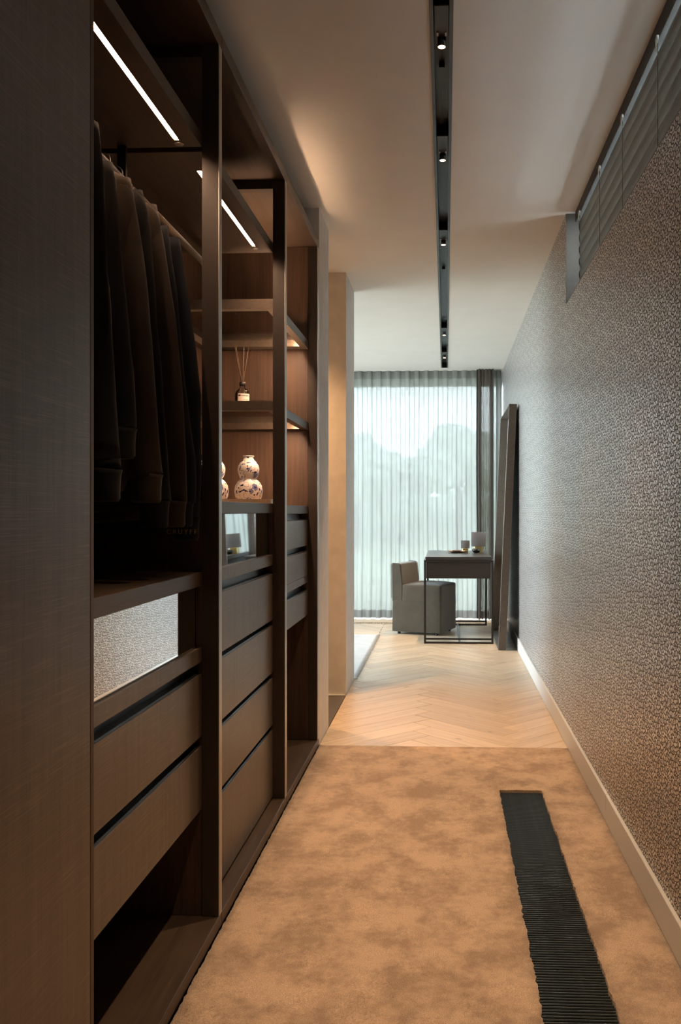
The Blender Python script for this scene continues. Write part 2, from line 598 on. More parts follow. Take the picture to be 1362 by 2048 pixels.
struct(box('floor.002', -1.8, -0.634, PIER[1] + 0.002, PIER2[0] - 0.014, -0.022, -0.001, 'tile_dark'), 'dark tiled floor of the side passage')
struct(box('trim_1', -1.8, -0.640, PIER2[0] - 0.013, PIER2[0] - 0.001, -0.022, 0.003, 'baseboard_paint'), 'pale threshold strip at the foot of the pier')

# --- carpet with the opening for the convector grille
GX0, GX1, GY0, GY1 = 0.224, 0.400, 0.55, 3.782
def carpet_mesh():
    rnd = random.Random(3)
    xs = sorted(set([-0.628, GX0, GX1, 0.603] + [round(-0.61 + 0.03 * i, 3) for i in range(40) if abs(-0.61 + 0.03 * i - GX0) > 0.012 and abs(-0.61 + 0.03 * i - GX1) > 0.012]))
    ys = [Y0 + 0.01]
    while ys[-1] < 1.7:
        ys.append(ys[-1] + 0.05)
    while ys[-1] < 4.44:
        ys.append(ys[-1] + 0.011)
    ys = [y for y in ys if abs(y - GY0) > 0.006 and abs(y - GY1) > 0.006 and y < 4.450]
    ys = sorted(ys + [GY0, GY1, 4.459])
    bm = bmesh.new()
    vg = {}
    for i, x in enumerate(xs):
        for j, y in enumerate(ys):
            dx = dy = 0
            onx = x in (GX0, GX1) and GY0 <= y <= GY1
            ony = y in (GY0, GY1) and GX0 <= x <= GX1
            if onx:
                dx = rnd.gauss(0, 0.0016) + 0.003 * mnoise.noise(Vector((x * 5, y * 9, 0)))
            if ony or y == ys[-1]:
                dy = rnd.gauss(0, 0.0014)
            if i == 0:
                dx = rnd.gauss(0, 0.0012)
            z = 0.0016 * mnoise.noise(Vector((x * 7, y * 7, 3)))
            vg[i, j] = bm.verts.new((x + dx, y + dy, z))
    for i in range(len(xs) - 1):
        for j in range(len(ys) - 1):
            if GX0 <= xs[i] < GX1 and GY0 <= ys[j] < GY1:
                continue
            bm.faces.new((vg[i, j], vg[i + 1, j], vg[i + 1, j + 1], vg[i, j + 1]))
    be = [e for e in bm.edges if e.is_boundary]
    ex = bmesh.ops.extrude_edge_only(bm, edges=be)
    for v in [g for g in ex['geom'] if isinstance(g, bmesh.types.BMVert)]:
        v.co.z = -0.039
    for f in bm.faces:
        f.smooth = abs(f.normal.z) > 0.5
    loose = [v for v in bm.verts if not v.link_faces]
    bmesh.ops.delete(bm, geom=loose, context='VERTS')
    return from_bm('floor_carpet', bm, 'carpet')
struct(carpet_mesh(), 'soft beige cut-pile carpet laid wall to wall')

# --- convector grille in the carpet
gr = thing('convector_grille', ((GX0 + GX1) / 2, 2.8, -0.038), 'long black slatted convector grille sunk into the beige carpet', 'grille')
boxes('tray', [(GX0 - 0.004, GX1 + 0.004, GY0 - 0.002, GY1 + 0.002, -0.0395, -0.036)], 'grille_tray', gr)
bm = bmesh.new()
bmesh.ops.create_cube(bm, size=1)
bmesh.ops.scale(bm, verts=bm.verts, vec=(GX1 - GX0 + 0.004, 0.0048, 0.014))
bmesh.ops.bevel(bm, geom=[e for e in bm.edges if abs(e.verts[0].co.z - e.verts[1].co.z) < 1e-6 and e.verts[0].co.z > 0 and abs(e.verts[0].co.x - e.verts[1].co.x) > 0.01], offset=0.0016, segments=2, affect='EDGES')
sl_me = bpy.data.meshes.new('slat')
bm.to_mesh(sl_me)
bm.free()
y = 1.93
k = 0
while y < GY1 - 0.004:
    o = link('slat', sl_me, 'grille_metal', gr)
    o.location = Vector(((GX0 + GX1) / 2, y, -0.0165)) - origin_of(gr)
    y += 0.0131
boxes('slat_bank', [(GX0 - 0.002, GX1 + 0.002, GY0 + 0.006 + 0.0131 * i, GY0 + 0.0108 + 0.0131 * i, -0.0235, -0.0095) for i in range(104)], 'grille_metal', gr)['kind'] = 'stuff'
boxes('side_rail', [(GX0 + 0.012, GX0 + 0.016, GY0, GY1, -0.036, -0.024), (GX1 - 0.016, GX1 - 0.012, GY0, GY1, -0.036, -0.024)], 'grille_metal', gr)

# --- grille along the window
g2 = thing('window_grille', (-0.4, 9.335, -0.02), 'narrow convector grille with slanted pale slats along the curtain', 'grille')
box('tray', -1.35, 0.6, 9.246, 9.424, -0.0215, -0.018, 'grille_tray', g2)
boxes('slat_bank', [(-1.345 + 0.0155 * i, -1.337 + 0.0155 * i, 9.268, 9.402, -0.018, 0.0) for i in range(125)], 'grille_oak', g2)['kind'] = 'stuff'
boxes('edge_rail', [(-1.35, 0.6, 9.246, 9.268, -0.018, 0.001), (-1.35, 0.6, 9.402, 9.424, -0.018, 0.001)], 'grille_oak', g2)

# --- ceiling with the track slot
TX0, TX1, TY1 = -0.049, 0.022, 9.514
struct(boxes('ceiling', [(-3.9, TX0, Y0, YW, ZC, ZC + 0.2), (TX1, 0.83, Y0, YW, ZC, ZC + 0.2), (TX0, TX1, TY1, YW, ZC, ZC + 0.2), (TX0 - 0.01, TX1 + 0.01, Y0, TY1, ZC + 0.12, ZC + 0.2)], 'ceiling_paint'), 'flat painted ceiling with a recessed track slot')

# --- right wall, recess with the strip window
wr = struct(boxes('wall_right', [(XR + 0.004, 0.87, Y0, REC[1], -0.12, REC[0]), (XR + 0.004, 0.87, REC[1], YW + 0.15, -0.12, ZC), (XR + 0.004, 0.87, Y0, Y0 + 0.4, REC[0], ZC)], 'wallpaper'), 'embossed taupe wallpaper with a satin sheen')
for i, (a, b) in enumerate(((Y0, 3.405), (3.407, YW))):
    struct(box('baseboard_right', XR - 0.008, XR + 0.004, a, b, 0.0, 0.105, 'baseboard_paint', bev=0.002), 'white painted skirting under the wallpaper')
w2 = struct(boxes('window_2', [(0.80, 0.85, Y0 + 0.4, REC[1], REC[0], REC[0] + 0.04), (0.80, 0.85, Y0 + 0.4, REC[1], ZC - 0.05, ZC), (0.80, 0.85, REC[1] - 0.05, REC[1], REC[0] + 0.04, ZC - 0.05), (0.80, 0.85, 1.9, 1.96, REC[0] + 0.04, ZC - 0.05)], 'black_metal'), 'dark frame of the high strip window')
box('pane', 0.822, 0.828, 1.96, REC[1] - 0.05, REC[0] + 0.04, ZC - 0.05, 'glass', w2)
box('pane', 0.822, 0.828, Y0 + 0.4, 1.9, REC[0] + 0.04, ZC - 0.05, 'glass', w2)

struct(boxes('trim_2', [(XR + 0.0045, 0.80, REC[1] - 0.006, REC[1], REC[0] + 0.006, ZC), (XR + 0.0045, 0.80, Y0 + 0.4, REC[1], REC[0], REC[0] + 0.006)], 'felt'), 'dark felt-like lining of the high window recess')

# --- left side: wall behind the wardrobe, piers, passage, bedroom
struct(box('wall_left', -1.40, -1.26, Y0, PIER[1], -0.12, ZC, 'white_paint'))
struct(box('wall_left.001', -1.26, XF, PIER[0] + 0.0, PIER[1], -0.12, ZC, 'pier_paint'), 'grey-beige end pier between wardrobe and passage')
struct(boxes('wall_left.002', [(-1.40, XF, PIER2[0], PIER2[1], -0.12, ZC)], 'pier_paint'), 'grey-beige pier beyond the passage with warm lit side')
struct(boxes('wall_left.003', [(-1.95, -1.80, PIER[0], PIER2[1], -0.12, ZC), (-1.80, -1.40, PIER[0], PIER[1], -0.12, ZC), (-3.9, -1.40, PIER2[0], PIER2[1], -0.12, ZC)], 'pier_paint'))
struct(box('wall_back', -1.40, 0.87, Y0 - 0.15, Y0, -0.12, ZC, 'white_paint'))
struct(boxes('wall_left.004', [(-4.05, -3.9, PIER2[1], 6.3, -0.12, ZC), (-4.05, -3.9, 9.8, YW + 0.15, -0.12, ZC), (-4.05, -3.9, 6.3, 9.8, 2.6, ZC)], 'white_paint'))
struct(boxes('wall_far', [(-4.05, XR + 0.004, YW, YW + 0.15, 2.585, ZC + 0.2), (-4.05, -3.45, YW, YW + 0.15, -0.12, 2.585), (-3.45, 0.611, YW, YW + 0.15, -0.12, 0.0)], 'white_paint'))
w1 = struct(boxes('window_1', [(-3.45, 0.611, YW + 0.03, YW + 0.11, 2.55, 2.585), (-3.45, 0.611, YW + 0.03, YW + 0.11, 0.0, 0.055), (-3.45, -3.39, YW + 0.03, YW + 0.11, 0.055, 2.55), (0.56, 0.611, YW + 0.03, YW + 0.11, 0.055, 2.55), (-1.50, -1.42, YW + 0.03, YW + 0.11, 0.055, 2.55)], 'black_metal'), 'full-height window behind the sheer curtain')
box('pane', -3.39, -1.50, YW + 0.066, YW + 0.074, 0.055, 2.55, 'glass', w1)
box('pane', -1.42, 0.56, YW + 0.066, YW + 0.074, 0.055, 2.55, 'glass', w1)
w3 = struct(boxes('added_window', [(-4.02, -3.94, 6.3, 9.8, 2.54, 2.6), (-4.02, -3.94, 6.3, 9.8, -0.02, 0.05), (-4.02, -3.94, 6.3, 6.36, 0.05, 2.54), (-4.02, -3.94, 9.74, 9.8, 0.05, 2.54)], 'black_metal'))  # bedroom side window added out of view to let in more daylight
box('pane', -3.984, -3.976, 6.36, 9.74, 0.05, 2.54, 'glass', w3)

# ================================================================== TRACK AND SPOTS
tr_ = thing('ceiling_track', ((TX0 + TX1) / 2, 5.5, ZC), 'long black lighting track recessed into the ceiling', 'light track')
boxes('trim', [(TX0 - 0.001, TX0 + 0.011, Y0, TY1, ZC - 0.003, ZC + 0.06), (TX1 - 0.011, TX1 + 0.001, Y0, TY1, ZC - 0.003, ZC + 0.06), (TX0 + 0.011, TX1 - 0.011, TY1 - 0.006, TY1, ZC - 0.003, ZC + 0.06)], 'track_metal', tr_)
box('channel', TX0 + 0.011, TX1 - 0.011, Y0, TY1 - 0.006, ZC + 0.055, ZC + 0.06, 'track_metal', tr_)
boxes('conductor', [(-0.019, -0.0165, Y0, TY1 - 0.006, ZC + 0.045, ZC + 0.0555), (-0.0105, -0.008, Y0, TY1 - 0.006, ZC + 0.045, ZC + 0.0555)], 'track_metal', tr_)
for ys_ in (3.13, 5.75):
    box('joint', -0.0235, -0.0035, ys_, ys_ + 0.10, ZC + 0.03, ZC + 0.046, 'black_metal', tr_)
SPY = (2.908, 3.851, 5.075, 7.692, 8.831, 1.75, 0.55)  # last two spots are added out of view to brighten the near end
SPLAB = ('black cylinder spotlight in the ceiling track, largest and nearest the wardrobe door',
         'black cylinder spotlight in the ceiling track, second along from the near end',
         'black cylinder spotlight in the ceiling track, middle one of the five',
         'black cylinder spotlight in the ceiling track, second from the curtain end',
         'black cylinder spotlight in the ceiling track, last one before the curtain',
         'added unseen spotlight in the ceiling track, above the closed cabinet', 'added unseen spotlight in the ceiling track, at its near end')
tx = -0.013
SPE = (82, 82, 95, 90, 80, 75, 35)
for i, y in enumerate(SPY):
    s = thing('spotlight', (tx, y, ZC), SPLAB[i], 'spotlight', 'spotlights in the ceiling track')
    boxes('housing', [(tx - 0.0235, tx + 0.0235, y - 0.20, y - 0.022, ZC + 0.008, ZC + 0.046)], 'black_metal', s, 0.002)
    for sx in (-1, 1):
        box('clip', tx + sx * 0.013 - 0.0025, tx + sx * 0.013 + 0.0025, y - 0.052, y - 0.030, ZC + 0.005, ZC + 0.0085, 'alu', s)
    box('bracket', tx - 0.006, tx + 0.006, y - 0.03, y + 0.004, ZC + 0.02, ZC + 0.04, 'black_metal', s)
    lathe('cylinder', [(0.0, 0.042), (0.0125, 0.042), (0.0135, 0.040), (0.0135, -0.014), (0.0120, -0.014), (0.0120, -0.008), (0.0, -0.008)], tx, y, ZC, 'black_metal', s, 24)
    lathe('lens', [(0.0, -0.0145), (0.0100, -0.0145), (0.0118, -0.0135), (0.0118, -0.010), (0.0, -0.010)], tx, y, ZC, 'lens', s, 24)
    spot('spot_lamp', (tx, y, ZC - 0.018), SPE[i], 62, 1.0)
# downlight of the side passage, out of view behind the pier
dl = thing('downlight', (-1.05, 5.2, ZC), 'small recessed downlight over the side passage', 'spotlight')
lathe('ring', [(0.028, 0.0), (0.040, 0.0), (0.040, -0.005), (0.028, -0.005), (0.028, 0.0)], -1.05, 5.2, ZC, 'black_metal', dl, 24)
lathe('lens', [(0.0, -0.003), (0.027, -0.003), (0.027, -0.001), (0.0, -0.001)], -1.05, 5.2, ZC, 'lens', dl, 24)
spot('passage_lamp', (-1.05, 5.2, ZC - 0.012), 95, 95, 1.0, (1.0, 0.55, 0.25))

# ================================================================== WARDROBE
V, VI, VF = 'veneer', 'veneer_inside', 'veneer_flat'
ZT0, ZT1 = 2.472, 2.515
# closed tall cabinet nearest the camera
tc_ = thing('tall_cabinet', (-0.93, 0.3, 0), 'tall dark veneer cabinet with closed door at the near left', 'cabinet')
boxes('carcass', [(XB, XF - 0.022, Y0 + 0.01, Y0 + 0.03, 0.0, ZT1), (XB, XB + 0.02, Y0 + 0.03, 1.574, 0.0, ZT1), (XB + 0.02, XF - 0.022, Y0 + 0.03, 1.572, ZT0, ZT1), (XB + 0.02, XF - 0.022, Y0 + 0.03, 1.572, 0.0, 0.04)], VI, tc_)
box('door', XF - 0.020, XF, 0.35, 1.5745, 0.042, ZT1, V, tc_, 0.001)
box('door', XF - 0.020, XF, Y0 + 0.012, 0.347, 0.042, ZT1, V, tc_, 0.001)
box('side_panel', XB, XF, 1.576, 1.592, 0.0, ZT1, VI, tc_, 0.001)

def unit(name, y0, y1, label):
    t = thing(name, ((XF + XB) / 2, (y0 + y1) / 2, 0), label, 'wardrobe', 'open wardrobe units along the left')
    box('back_panel', XB, XB + 0.015, y0, y1, 0.0, ZT1, VI, t)
    box('top_board', XB + 0.016, XF, y0, y1, ZT0, ZT1, VF, t, 0.0015)
    box('bottom_board', XB + 0.016, XF, y0, y1, 0.0, 0.036, VF, t, 0.002)
    return t
def frame(t, pr):
    """slim open frame between two units: front post, rear post and a rail at the top"""
    y0, y1 = pr
    p = box('front_post', XI, XF - 0.002, y0, y1, 0.037, ZT0 - 0.001, 'post_lacquer', t)
    box('edge_trim', XF - 0.0019, XF + 0.0005, y0, y1, 0.037, ZT0 - 0.001, 'edge_metal', p)
    box('rear_post', XB + 0.017, XB + 0.055, y0, y1, 0.037, ZT0 - 0.001, 'post_lacquer', t)
    box('top_rail', XB + 0.056, XI - 0.001, y0, y1, ZT0 - 0.035, ZT0 - 0.001, 'post_lacquer', t)
def drawer(t, y0, y1, z0, z1, zg, rail=False, x=XI):
    """front with a bevelled dark metal grip channel above it (up to height zg)"""
    d = box('drawer', x - 0.02, x, y0, y1, z0, z1, V, t, 0.0012)
    box('drawer_box', x - 0.45, x - 0.0205, y0 + 0.015, y1 - 0.015, z0 + 0.012, z1 - 0.02, VI, d)
    bm = bmesh.new()
    prof = [(x - 0.003, z1 + 0.0005), (x - 0.006, z1 + 0.004), (x - 0.030, z1 + 0.002), (x - 0.032, zg - 0.0005), (x - 0.035, zg - 0.0005), (x - 0.035, z1 + 0.0005)]
    a = [bm.verts.new((p[0], y0 + 0.001, p[1])) for p in prof]
    b = [bm.verts.new((p[0], y1 - 0.001, p[1])) for p in prof]
    n = len(prof)
    for i in range(n):
        bm.faces.new((a[i], a[(i + 1) % n], b[(i + 1) % n], b[i]))
    bm.faces.new(a)
    bm.faces.new(b[::-1])
    from_bm('grip_channel', bm, 'grip_metal', d)
    return d
def led_shelf(t, y0, y1, l0, l1):
    """thick shelf with an LED channel let into its underside"""
    z0, z1 = 2.185, 2.222
    xc, w, dp = -0.737, 0.0065, 0.009
    s = boxes('top_shelf', [(XB + 0.016, xc - w, y0, y1, z0, z1), (xc + w, XI, y0, y1, z0, z1), (xc - w, xc + w, y0, y1, z0 + dp, z1), (xc - w, xc + w, y0, l0, z0, z0 + dp), (xc - w, xc + w, l1, y1, z0, z0 + dp)], VF, t)
    box('led_strip', xc - w + 0.0005, xc + w - 0.0005, l0, l1, z0 + dp - 0.003, z0 + dp - 0.0005, 'led', s)
    lathe('touch_switch', [(0, -0.003), (0.011, -0.003), (0.013, 0.0), (0, 0.0)], xc, l1 + 0.022, z0 - 0.0005, 'alu', s, 20)

# --- unit with the hanging clothes
u1 = unit('wardrobe_unit', 1.594, PA[1], 'open dark wardrobe unit with hanging jackets, a mirror strip and two drawers')
frame(u1, PA)
led_shelf(u1, 1.596, PA[0] - 0.001, 1.66, 2.437)
box('lower_partition', XB + 0.056, XI - 0.001, PA[0] + 0.004, PA[1] - 0.004, 0.037, 1.197, VI, u1)
box('worktop', XB + 0.016, XI + 0.002, 1.594, PA[0] - 0.001, 0.960, 1.000, VF, u1, 0.0015)
box('mirror_front', -0.698, -0.690, 1.596, PA[0] - 0.002, 0.792, 0.959, 'mirror', u1)
box('niche_rail', -0.76, XI, 1.594, PA[0] - 0.001, 0.748, 0.790, V, u1, 0.0015)
drawer(u1, 1.596, PA[0] - 0.002, 0.541, 0.716, 0.747)
drawer(u1, 1.596, PA[0] - 0.002, 0.337, 0.515, 0.540)
box('carcass_floor', XB + 0.016, XI - 0.04, 1.596, PA[0] - 0.002, 0.318, 0.335, VF, u1)
rod = tube('hanging_rail', [(-0.90, 1.60, 2.09), (-0.90, 2.51, 2.09)], [(0.007, 0.015)] * 2, 'alu', u1, 12)
box('rail_bracket', -0.912, -0.888, 2.462, 2.474, 2.10, 2.184, 'black_metal', u1)

# --- middle unit
u2 = unit('wardrobe_unit', PA[1] + 0.001, PB[1], 'middle wardrobe unit with a dark mirror strip and four tall drawers')
frame(u2, PB)
led_shelf(u2, PA[1] + 0.001, PB[0] - 0.001, 2.66, 3.43)
ya, yb = PA[1] + 0.002, PB[0] - 0.001
box('lower_partition', XB + 0.056, XI - 0.001, PB[0] + 0.004, PB[1] - 0.004, 0.037, 1.192, VI, u2)
box('worktop', XB + 0.016, XI + 0.002, ya, yb, 1.160, 1.198, VF, u2, 0.0015)
box('mirror_front', -0.698, -0.690, ya, yb, 0.998, 1.159, 'dark_mirror', u2)
box('niche_rail', -0.752, XI, ya, yb, 0.955, 0.997, V, u2, 0.0015)
drawer(u2, ya, yb, 0.740, 0.922, 0.954)
drawer(u2, ya, yb, 0.533, 0.719, 0.739)
drawer(u2, ya, yb, 0.328, 0.512, 0.532)
drawer(u2, ya, yb, 0.045, 0.308, 0.327)
tube('hanging_rail', [(-0.90, 2.53, 2.09), (-0.90, 3.51, 2.09)], [(0.007, 0.015)] * 2, 'alu', u2, 12)

# --- far unit with framed glass shelves
u3 = unit('wardrobe_unit', PB[1] + 0.001, PE[1], 'far wardrobe unit with framed glass shelves and three small drawers')
ep = box('end_post', XI + 0.001, XF - 0.002, PE[0], PE[1], 0.037, ZT0 - 0.001, 'post_lacquer', u3)
box('edge_trim', XF - 0.0019, XF + 0.0005, PE[0], PE[1], 0.037, ZT0 - 0.001, 'edge_metal', ep)
box('end_panel', XB + 0.016, XI, PE[0], PE[1], 0.037, ZT0 - 0.001, VI, u3, 0.001)
ya, yb = PB[1] + 0.001, PE[0] - 0.001
for z0, z1 in ((1.965, 2.004), (1.565, 1.603)):
    s = boxes('shelf_frame', [(-0.708, XI + 0.004, ya + 0.0025, yb, z0, z1), (XB + 0.016, XB + 0.05, ya, yb, z0, z1), (XB + 0.058, XI - 0.0005, ya - 0.038, ya + 0.002, z0, z1), (XB + 0.05, -0.708, yb - 0.085, yb, z0, z1)], 'bronze_frame', u3)
    box('glass_shelf', XB + 0.051, -0.709, ya + 0.003, yb - 0.086, z1 - 0.008, z1 - 0.001, 'glass', s)
    box('led_strip', -0.7165, -0.7085, ya + 0.02, yb - 0.088, z0 + 0.016, z0 + 0.019, 'led_shelf', s)
box('worktop', XB + 0.016, XI + 0.002, ya, yb, 1.155, 1.193, VF, u3, 0.0015)
drawer(u3, ya, yb, 0.999, 1.124, 1.154)
drawer(u3, ya, yb, 0.852, 0.970, 0.998)
box('middle_rail', -0.75, XI, ya, yb, 0.815, 0.851, V, u3, 0.0015)
drawer(u3, ya, yb, 0.656, 0.778, 0.814)
box('carcass_floor', XB + 0.016, XI - 0.04, ya, yb, 0.640, 0.655, VF, u3)

# ================================================================== CLOTHES
def jacket(y, mat, cuff_z, hem_z, fx, label, shoulder_z=1.955, thick=0.042, seed=0, name='jacket', cuff_mat=None, front=-0.715):
    """fx: list of (x, z) of the front sleeve's outer edge from shoulder to cuff"""
    t = thing(name, (-0.90, y, hem_z), label, 'jacket', 'jackets on the hanging rail')
    rnd = random.Random(seed)
    cx = -0.90
    hw = abs(front - cx)
    def wr(p, amp):
        q = Vector((p[0] * 9 + seed * 7, p[1] * 9, p[2] * 4.5))
        return amp * mnoise.noise(q) + amp * 0.5 * mnoise.noise(q * 2.7)
    # body
    bm = bmesh.new()
    secs = [(hem_z, hw * 0.86, thick * 0.9), (hem_z + 0.05, hw * 0.90, thick), (hem_z + 0.06, hw * 0.95, thick * 1.12)]
    z = hem_z + 0.12
    while z < shoulder_z - 0.14:
        secs.append((z, hw * 0.96, thick * 1.05))
        z += 0.06
    secs += [(shoulder_z - 0.11, hw * 0.98, thick), (shoulder_z - 0.05, hw * 1.0, thick * 0.95), (shoulder_z - 0.02, hw * 0.97, thick * 0.85), (shoulder_z, hw * 0.90, thick * 0.7), (shoulder_z + 0.02, hw * 0.72, thick * 0.62), (shoulder_z + 0.032, hw * 0.5, thick * 0.7), (shoulder_z + 0.040, hw * 0.34, thick * 0.9)]
    seg = 28
    rings = []
    for z, a, b in secs:
        ring = []
        for k in range(seg):
            th = 2 * math.pi * k / seg
            p = Vector((cx + a * math.copysign(abs(math.cos(th)) ** 0.75, math.cos(th)), y + b * math.copysign(abs(math.sin(th)) ** 0.8, math.sin(th)), z))
            p.y += wr(p, 0.012)
            ring.append(bm.verts.new(p))
        rings.append(ring)
    for a, b in zip(rings, rings[1:]):
        for k in range(seg):
            bm.faces.new((a[k], a[(k + 1) % seg], b[(k + 1) % seg], b[k]))
    bm.faces.new(rings[0][::-1])
    bm.faces.new(rings[-1])
    body = from_bm('body', bm, mat, t, True)
    sd = body.modifiers.new('sub', 'SUBSURF')
    sd.levels = sd.render_levels = 1
    # collar
    bm = bmesh.new()
    zt = shoulder_z + 0.036
    prev = None
    for z, k_ in ((zt - 0.012, 1.0), (zt + 0.014, 0.95), (zt + 0.018, 0.8), (zt + 0.01, 0.78)):
        ring = [bm.verts.new((cx + hw * 0.26 * k_ * math.cos(2 * math.pi * i / 24), y + thick * 0.8 * k_ * math.sin(2 * math.pi * i / 24), z)) for i in range(24)]
        if prev:
            for i in range(24):
                bm.faces.new((prev[i], prev[(i + 1) % 24], ring[(i + 1) % 24], ring[i]))
        prev = ring
    from_bm('collar', bm, cuff_mat or mat, body, True)
    # sleeves
    for side in (1, -1):
        bm = bmesh.new()
        pts, rads = [], []
        for i, (x, z) in enumerate(fx):
            r = 0.054 - 0.016 * i / (len(fx) - 1)
            xx = x - r if side > 0 else cx - (x - r - cx)
            pts.append((xx, y - 0.006 * math.sin(i * 1.3 + seed), z))
            rads.append((r, thick * (0.62 + 0.12 * math.sin(i * 2 + seed))))
        # densify
        dp, dr = [], []
        for i in range(len(pts) - 1):
            for s_ in range(5):
                f = s_ / 5
                dp.append(tuple(pts[i][k] * (1 - f) + pts[i + 1][k] * f for k in range(3)))
                dr.append(tuple(rads[i][k] * (1 - f) + rads[i + 1][k] * f for k in range(2)))
        dp.append(pts[-1])
        dr.append(rads[-1])
        rg = add_tube(bm, dp, dr, 18)
        for ring in rg:
            for v in ring:
                v.co.y += wr(v.co, 0.010)
                v.co.x += wr(v.co + Vector((3, 1, 2)), 0.004)
        sl = from_bm('sleeve', bm, mat, t, True)
        x, z = pts[-1][0], pts[-1][2]
        r = rads[-1][0]
        bm = bmesh.new()
        add_tube(bm, [(x, y, z + 0.006), (x - 0.001, y, z - 0.004), (x - 0.002, y, z - 0.03), (x - 0.002, y, z - 0.056), (x - 0.002, y, z - 0.062)],
                 [(r * 0.98, thick * 0.66), (r * 0.93, thick * 0.66), (r * 0.90, thick * 0.62), (r * 0.90, thick * 0.62), (r * 0.8, thick * 0.55)], 18)
        from_bm('cuff', bm, cuff_mat or mat, sl, True)
    return t
def hanger(y, label, sz):
    h = thing('clothes_hanger', (-0.90, y, 2.0), label, 'hanger', 'hangers on the rail')
    tube('arms', [(-1.05, y, sz - 0.05), (-0.99, y, sz - 0.02), (-0.90, y, sz + 0.012), (-0.81, y, sz - 0.02), (-0.75, y, sz - 0.05)], [0.006, 0.008, 0.009, 0.008, 0.006], 'hanger_wood', h, 8)
    pts = [(-0.90, y, sz + 0.012), (-0.90, y, 2.055)] + [(-0.90 + 0.020 * math.sin(a), y, 2.088 - 0.022 * math.cos(a)) for a in [R(v) for v in range(20, 260, 24)]]
    tube('hook', pts, 0.002, 'alu', h, 6)

JK = [
    (1.80, 'cloth_black', 1.24, 1.20, [(-0.706, 1.95), (-0.694, 1.86), (-0.684, 1.66), (-0.676, 1.47), (-0.660, 1.27), (-0.656, 1.25)], 'black jacket nearest the closed cabinet door with a small gold print', 1.962, 0.05),
    (1.93, 'cloth_charcoal', 1.35, 1.24, [(-0.722, 1.92), (-0.710, 1.80), (-0.696, 1.64), (-0.684, 1.50), (-0.669, 1.36), (-0.670, 1.345)], 'charcoal sweatshirt whose ribbed cuff ends highest of the row', 1.93, 0.042),
    (2.04, 'cloth_brown', 1.25, 1.19, [(-0.725, 1.925), (-0.712, 1.84), (-0.690, 1.70), (-0.672, 1.52), (-0.652, 1.30), (-0.648, 1.25)], 'dark brown wool jacket with pale lit shoulder behind the charcoal sweatshirt', 1.935, 0.045),
    (2.140, 'cloth_black', 1.19, 1.16, [(-0.730, 1.93), (-0.712, 1.84), (-0.698, 1.70), (-0.680, 1.50), (-0.664, 1.25), (-0.662, 1.19)], 'black jacket between the two brown ones', 1.935, 0.040),
    (2.240, 'cloth_brown', 1.17, 1.135, [(-0.730, 1.93), (-0.706, 1.82), (-0.684, 1.68), (-0.668, 1.56), (-0.654, 1.30), (-0.650, 1.19)], 'brown jacket with its cuff lowest beside the navy ones', 1.935, 0.038),
    (2.325, 'cloth_slate', 1.17, 1.15, [(-0.725, 1.905), (-0.706, 1.78), (-0.690, 1.60), (-0.672, 1.45), (-0.656, 1.30), (-0.655, 1.19)], 'slate blue jacket second from the wardrobe post', 1.91, 0.036),
    (2.415, 'cloth_navy', 1.15, 1.10, [(-0.720, 1.90), (-0.700, 1.76), (-0.680, 1.62), (-0.662, 1.48), (-0.664, 1.30), (-0.664, 1.15)], 'navy jacket with gold letters at its hem beside the wardrobe post', 1.905, 0.042),
]
for i, (y, mat, cz, hz, fx, lab, sz, tk) in enumerate(JK):
    j = jacket(y, mat, cz, hz, fx, lab, sz, tk, seed=i + 1)
    hanger(y + 0.002, 'wooden hanger inside the ' + lab.split(' with ')[0].split(' whose ')[0].replace(' beside the navy ones', ' with low cuff'), sz)
    if i in (0, 6):
        fc = bpy.data.curves.new('lettering', 'FONT')
        fc.body = 'CRUYFF' if i == 6 else 'C'
        fc.size = 0.017
        fc.space_character = 1.5
        fc.extrude = 0.0003
        fc.materials.append(M['gold_print'])
        ft = bpy.data.objects.new('lettering_curve', fc)
        fm = bpy.data.meshes.new_from_object(ft)
        bpy.data.objects.remove(ft)
        fo = link('lettering', fm, 'gold_print')
        fo.parent = j
        fo.rotation_euler = (R(90), 0, 0)
        loc = Vector((-0.742, y - 0.052, 1.108)) if i == 6 else Vector((-0.712, y - 0.056, 1.298))
        fo.location = loc - origin_of(j)

# ================================================================== THINGS IN THE FAR UNIT
ty0, ty1 = 3.575, 3.89
ztop = 1.1935
tr2 = thing('display_tray', (-0.95, 3.73, ztop), 'pale wooden tray on the wardrobe worktop under the porcelain vases', 'tray')
boxes('tray_base', [(-1.19, -0.70, ty0, ty1, ztop, ztop + 0.005)], 'pale_oak', tr2)
boxes('tray_rim', [(-1.19, -0.70, ty0, ty0 + 0.008, ztop + 0.005, ztop + 0.0225), (-1.19, -0.70, ty1 - 0.008, ty1, ztop + 0.005, ztop + 0.0225), (-1.19, -1.182, ty0 + 0.008, ty1 - 0.008, ztop + 0.005, ztop + 0.0225), (-0.708, -0.70, ty0 + 0.008, ty1 - 0.008, ztop + 0.005, ztop + 0.0225)], 'pale_oak', tr2)
VP = [(0.0, 0.0), (0.040, 0.0), (0.047, 0.008), (0.056, 0.030), (0.0595, 0.052), (0.056, 0.074), (0.045, 0.092), (0.034, 0.1015), (0.0335, 0.105), (0.038, 0.112), (0.044, 0.128), (0.0455, 0.142), (0.043, 0.157), (0.034, 0.172), (0.026, 0.180), (0.0225, 0.188), (0.0215, 0.196), (0.0225, 0.1985), (0.0205, 0.1985), (0.0195, 0.190), (0.020, 0.17), (0.0, 0.16)]
